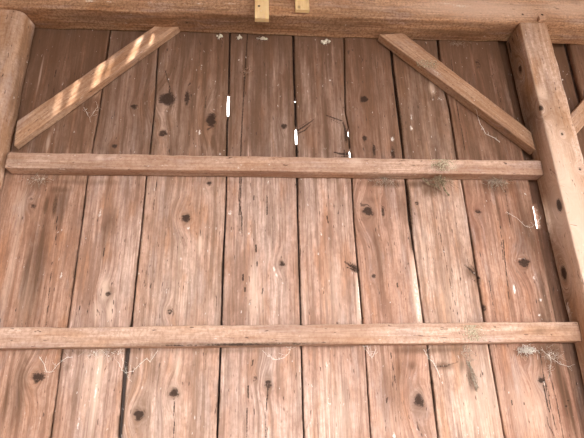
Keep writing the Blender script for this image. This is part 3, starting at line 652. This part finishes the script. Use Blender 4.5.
# strings under the lower rail, left part
for (pts, rad, lab) in [
        ([(40, 358, .03), (43, 362, .02), (47, 372, .02), (52, 372, .02), (58, 364, .03), (66, 358, .03), (72, 357, .04)], .0014, 'cobweb hanging under the lower rail above the far left knot'),
        ([(118, 362, .01), (122, 370, .015), (126, 373, .02), (133, 371, .02), (140, 364, .03), (147, 358, .03), (150, 362, .02), (158, 350, .04)], .0014, 'cobweb loop under the lower rail across the wide grey joint'),
        ([(262, 350, .03), (268, 356, .03), (276, 360, .03), (284, 358, .03), (289, 353, .03), (291, 347, .05)], .0009, 'fine looped cobweb hanging from the middle of the lower rail'),
        ([(363, 346, .05), (368, 352, .02), (372, 358, .01), (376, 350, .02), (372, 358, .01), (367, 346, .05)], .0011, 'small cobweb at the joint right of the middle, lower rail'),
        ([(424, 350, .03), (428, 358, .02), (433, 362, .02), (437, 369, .01), (440, 377, .005)], .0018, 'pale twisted cobweb hanging beside the big swirled knot')]:
    T = Tubes(); p = path_px(pts)
    fine = []
    for a, b in zip(p[:-1], p[1:]):
        for t in (0, .25, .5, .75): fine.append(a*(1-t)+b*t+rng.uniform(-.0012, .0012, 3)*np.array([1, .3, 1]))
    fine.append(p[-1])
    T.tube(fine, rad*.55, 4)
    for k in range(14):
        q = fine[rng.integers(len(fine))]; T.tube(strand(q, q+np.array([rng.normal(0, .012), .0, abs(rng.normal(0, .018))]), .002, 4), .00045, 3)
    for k in range(12):
        q = fine[rng.integers(len(fine))]; T.blob(q, (.0016, .0012, .0018), k)
    o = T.build('cobweb', m_silk); tag(o, lab, 'cobweb', 'cobwebs under the lower rail')

# denser webs
def web(lab, grp, px, py, d, rx, rz, n, mat=m_silk, ln=.035, r=.0006, blobs=10, down=.3, name='cobweb', ydep=.012):
    T = Tubes(); sd = int(px*7+py); clump(px, py, d, rx, rz, n, ln, r, sd, T, ydep, down)
    rr = np.random.default_rng(sd+1); c = P(px, py, d)
    for k in range(blobs):
        q = c+np.array([rr.normal(0, rx*.8), -abs(rr.normal(0, .006)), rr.normal(0, rz*.8)])
        q[1] = min(q[1], -.006)
        T.blob(q, (rr.uniform(.0015, .004), .0018, rr.uniform(.0015, .0035)), sd+k)
    o = T.build(name, mat); return tag(o, lab, 'straw' if 'straw' in name else 'cobweb', grp)
web('white matted cobweb under the lower rail near the right post', 'cobwebs under the lower rail', 527, 350, .025, .022, .007, 170, blobs=46, ln=.016, r=.0007, down=.2)
web('thin dusty cobweb spreading in the corner of lower rail and right post', 'cobwebs under the lower rail', 553, 354, .02, .024, .012, 70, ln=.025, r=.0002, blobs=4)
web('thin cobweb patch under the lower rail over the whitish plank', 'cobwebs under the lower rail', 104, 353, .015, .035, .010, 60, ln=.026, r=.0003, blobs=8)
web('dusty cobweb hanging under the upper rail near its left end', 'cobwebs under the upper rail', 37, 180, .02, .03, .006, 50, mat=m_dust, blobs=10, ln=.03)
web('dusty web bundle under the upper rail near the right brace', 'cobwebs under the upper rail', 496, 182, .025, .030, .008, 90, mat=m_dust, blobs=26)
web('cobweb stuck below the upper rail right of the middle', 'cobwebs under the upper rail', 385, 180, .02, .035, .007, 60, mat=m_dust, blobs=10, ln=.04, down=.5)
# straw hanging over the upper rail
T = Tubes(); clump(440, 180, .035, .024, .010, 110, .032, .0009, 5, T, .015, .5)
p = path_px([(441, 172, .06), (440, 178, .05), (442, 184, .04), (445, 190, .03), (449, 195, .02)])
for k in range(14): T.tube([q+rng.normal(0, .003, 3) for q in p], .0011, 3)
p = path_px([(423, 178, .03), (429, 184, .02), (437, 185, .02), (441, 190, .02)])
for k in range(10): T.tube([q+rng.normal(0, .004, 3)*np.array([1, .4, 1]) for q in p], .001, 3)
tag(T.build('straw_tuft', m_straw), 'tuft of dry straw hanging under the upper rail below the lichen', 'straw')
T = Tubes()
p = path_px([(468, 362, .02), (472, 371, .015), (475, 380, .01), (477, 390, .008)])
for k in range(16): T.tube([q+rng.normal(0, .005, 3)*np.array([1, .3, 1]) for q in p], .001, 3)
clump(467, 352, .02, .010, .018, 46, .02, .0008, 8, T, .01, .4)
tag(T.build('straw_tuft', m_dust), 'grey straw tuft stuck on the plank under the lower rail', 'straw')
# lichen crust on the faces of the two rails
def crust(px, py, d, w, h, n, lab, seed):
    T = Tubes(); rr = np.random.default_rng(seed); c = P(px, py, d)
    for k in range(n):
        q = c+np.array([np.clip(rr.normal(0, w), -2*w, 2*w), 0, np.clip(rr.normal(0, h), -1.5*h, 1.5*h)])
        s = rr.uniform(.0010, .0030); T.blob(q, (s*1.3, .0016, s), seed*100+k)
    return tag(T.build('lichen_patch', m_lichen), lab, 'lichen')
crust(444, 165, .071, .030, .019, 300, 'crusty grey green lichen patch on the upper rail', 3)
crust(474, 333, .0715, .024, .020, 260, 'crusty lichen patch on the lower rail face', 4)

crust(428, 64, .0555, .030, .016, 150, 'flaky lichen crust on the upper half of the right brace', 6)
# white egg sacs tucked under the beam
for (px, py, sx, sz, lab) in [(220, 36, .013, .014, 'leftmost white spider egg sac just under the beam, beside the first gap'), (239, 37, .011, .012, 'small white egg sac between two others under the beam'),
                              (262, 38, .021, .012, 'widest white egg sac under the beam, below the longer lath'), (325, 41, .020, .016, 'rightmost white egg sac under the beam, in two lobes')]:
    T = Tubes(); c = P(px, py, .012); c[1] = -.010
    rr = np.random.default_rng(int(px))
    for k in range(9):
        T.blob(c+np.array([rr.normal(0, sx*.42), 0, rr.normal(0, sz*.36)]), (sx*.38, .0075, sz*.38), int(px)+k)
    for k in range(14):
        a = rr.uniform(0, 6.28); T.tube(strand(c, c+np.array([sx*1.5*math.cos(a), .0035, sz*1.5*math.sin(a)]), 0, 4, .001), .0004, 3)
    tag(T.build('spider_egg_sac', m_sac), lab, 'egg sac', 'egg sacs under the beam')
# reddish web smudge on the narrow board
T = Tubes(); clump(246, 72, .006, .008, .008, 46, .022, .0006, 77, T, .004)
tag(T.build('cobweb', plain('rusty_web', C4(.42, .27, .19), .95)), 'rusty brown star shaped web on the plank below the small egg sac', 'cobweb')
# long strands
for (pts, lab, rad) in [
        ([(474, 100, .056), (477, 112, .03), (480, 124, .02), (486, 134, .02), (494, 138, .02), (500, 142, .03)], 'cobweb trailing below the right brace', .001),
        ([(84, 108, .04), (87, 113, .03), (90, 118, .02), (95, 111, .03), (98, 106, .045)], 'small cobweb hanging below the left brace', .0005),
        ([(506, 212, .01), (517, 218, .02), (525, 226, .02), (532, 227, .03), (537, 222, .05), (541, 218, .08)], 'cobweb strands across the bright slit beside the right post', .0007),
        ([(120, 352, .06), (128, 378, .02)], 'single dusty strand down the wide joint under the lower rail', .0005),
        ([(542, 350, .04), (551, 358, .03), (560, 364, .02), (571, 367, .02)], 'pale strand running from the web corner toward the right post', .0007),
        ([(549, 352, .04), (551, 362, .02), (550, 372, .01), (548, 380, .008)], 'pale strand dropping from the right web corner', .0007)]:
    T = Tubes(); p = path_px(pts); fine = []
    for a, b in zip(p[:-1], p[1:]):
        for t in (0, .33, .66): fine.append(a*(1-t)+b*t+rng.uniform(-.0015, .0015, 3)*np.array([1, .3, 1]))
    fine.append(p[-1]); T.tube(fine, rad, 4)
    for k in range(16):
        q = fine[rng.integers(len(fine))]; T.tube(strand(q, q+rng.normal(0, .012, 3)*np.array([1, .2, 1]), .001, 4), .0004, 3)
    tag(T.build('cobweb', m_silk), lab, 'cobweb')
T = Tubes()
clump(458, 44, .02, .030, .006, 60, .016, .0004, 91, T, .008, .4)
tag(T.build('cobweb', m_dust), 'wispy cobweb under the beam above the right brace', 'cobweb')

# ------------------------------------------------------------------ light: unseen roof and walls added to shape it, hazy sun through added slits
SUN = Vector((-.18, .92, -.34)).normalized()   # travelling direction
ZR = 3.60
def to_roof(p):
    p = Vector(p); t = (p.z-ZR)/SUN.z; q = p-SUN*t; return (q.x, q.y)
def to_roof(p):
    p = Vector(p); k = (ZR-p.z)/(-SUN.z); q = p-SUN*k; return (q.x, q.y)
D = .046
slits = []
for quad in [[(137, 39.5), (144, 35), (134, 58.5), (126, 64.5)], [(151.8, 34), (154.5, 34), (152, 44), (148.5, 46.5)],
             [(98, 66.5), (105.5, 61), (98, 85), (91, 90.5)], [(75, 82.5), (80, 79.2), (73, 103), (68, 106.5)], [(58, 94), (61.5, 91.8), (57, 113.5), (53.5, 116)],
             [(112, 58), (114, 56), (107, 77), (105, 79)]]:
    slits.append([to_roof(P(a, b, D)) for a, b in quad])
outer = [(-4.0, -5.0), (4.5, -5.0), (4.5, .5), (-4.0, .5)]
vs = [Vector(p) for p in outer]; es = [(0, 1), (1, 2), (2, 3), (3, 0)]
for q in slits:
    b = len(vs); vs += [Vector(p) for p in q]; es += [(b+i, b+(i+1) % 4) for i in range(4)]
cv, ce, cf, *_ = delaunay_2d_cdt(vs, es, [], 0, 1e-6)
def inside(c, q):
    s = [ (q[(i+1) % 4][0]-q[i][0])*(c[1]-q[i][1])-(q[(i+1) % 4][1]-q[i][1])*(c[0]-q[i][0]) for i in range(4)]
    return all(k > 0 for k in s) or all(k < 0 for k in s)
keep = []
for f in cf:
    c = (sum(cv[i][0] for i in f)/len(f), sum(cv[i][1] for i in f)/len(f))
    if not any(inside(c, q) for q in slits): keep.append(list(f))
n = len(cv); up = -SUN*(.022/-SUN.z)
verts = [(v[0], v[1], ZR) for v in cv]+[(v[0]+up.x, v[1]+up.y, ZR+up.z) for v in cv]
cnt = {}
for f in keep:
    for i in range(len(f)):
        e = (f[i], f[(i+1) % len(f)]); cnt[tuple(sorted(e))] = cnt.get(tuple(sorted(e)), 0)+1
faces = [f for f in keep]+[[i+n for i in f][::-1] for f in keep]
for (a, b), k in cnt.items():
    if k == 1: faces.append([a, b, b+n, a+n])
roof = link_mesh('added_ceiling', verts, faces, m_roof, smooth=False); tag(roof, kind='structure')  # unseen roof added; its slits are cut to streak the left brace
v = [(-14, -14, 0), (14, -14, 0), (14, 14, 0), (-14, 14, 0), (-14, -14, -.1), (14, -14, -.1), (14, 14, -.1), (-14, 14, -.1)]
fl = link_mesh('floor', v, [(0, 1, 2, 3), (7, 6, 5, 4), (0, 4, 5, 1), (1, 5, 6, 2), (2, 6, 7, 3), (3, 7, 4, 0)], m_earth, smooth=False); tag(fl, kind='structure')
for nm, a in (('wall_left', (-4.0, -3.9, -5.0, -.2, 0, 3.59)), ('wall_right', (4.4, 4.5, -5.0, -.2, 2.6, 3.59)), ('wall_front', (-3.88, 4.38, -5.0, -4.9, 2.6, 3.59)), ('wall_front_left', (-3.88, -1.6, -5.0, -4.9, 0, 2.59))):
    tag(box(nm, *a, m_roof), kind='structure')  # unseen walls added, their openings set for the light gradient
# stone sill wall under the boards
sill = box('wall_base', -3, 3.4, -.16, .2, 0, 1.10, m_roof); tag(sill, kind='structure')

sd = bpy.data.lights.new('sun', 'SUN'); sd.energy = 6; sd.angle = .014; sd.color = (1, .93, .82)
so = bpy.data.objects.new('sun', sd); col.objects.link(so)
so.rotation_euler = SUN.to_track_quat('-Z', 'Y').to_euler(); so.location = (1, -6, 7)

w = bpy.data.worlds.new('world'); sc.world = w; w.use_nodes = True
t = w.node_tree; bg = t.nodes['Background']
bg.inputs['Color'].default_value = (.98, .97, .955, 1); bg.inputs['Strength'].default_value = 7.5

sc.view_settings.view_transform = 'Standard'; sc.view_settings.look = 'None'
sc.view_settings.exposure = 0.75; sc.view_settings.gamma = 1.0; sc.view_settings.use_curve_mapping = False
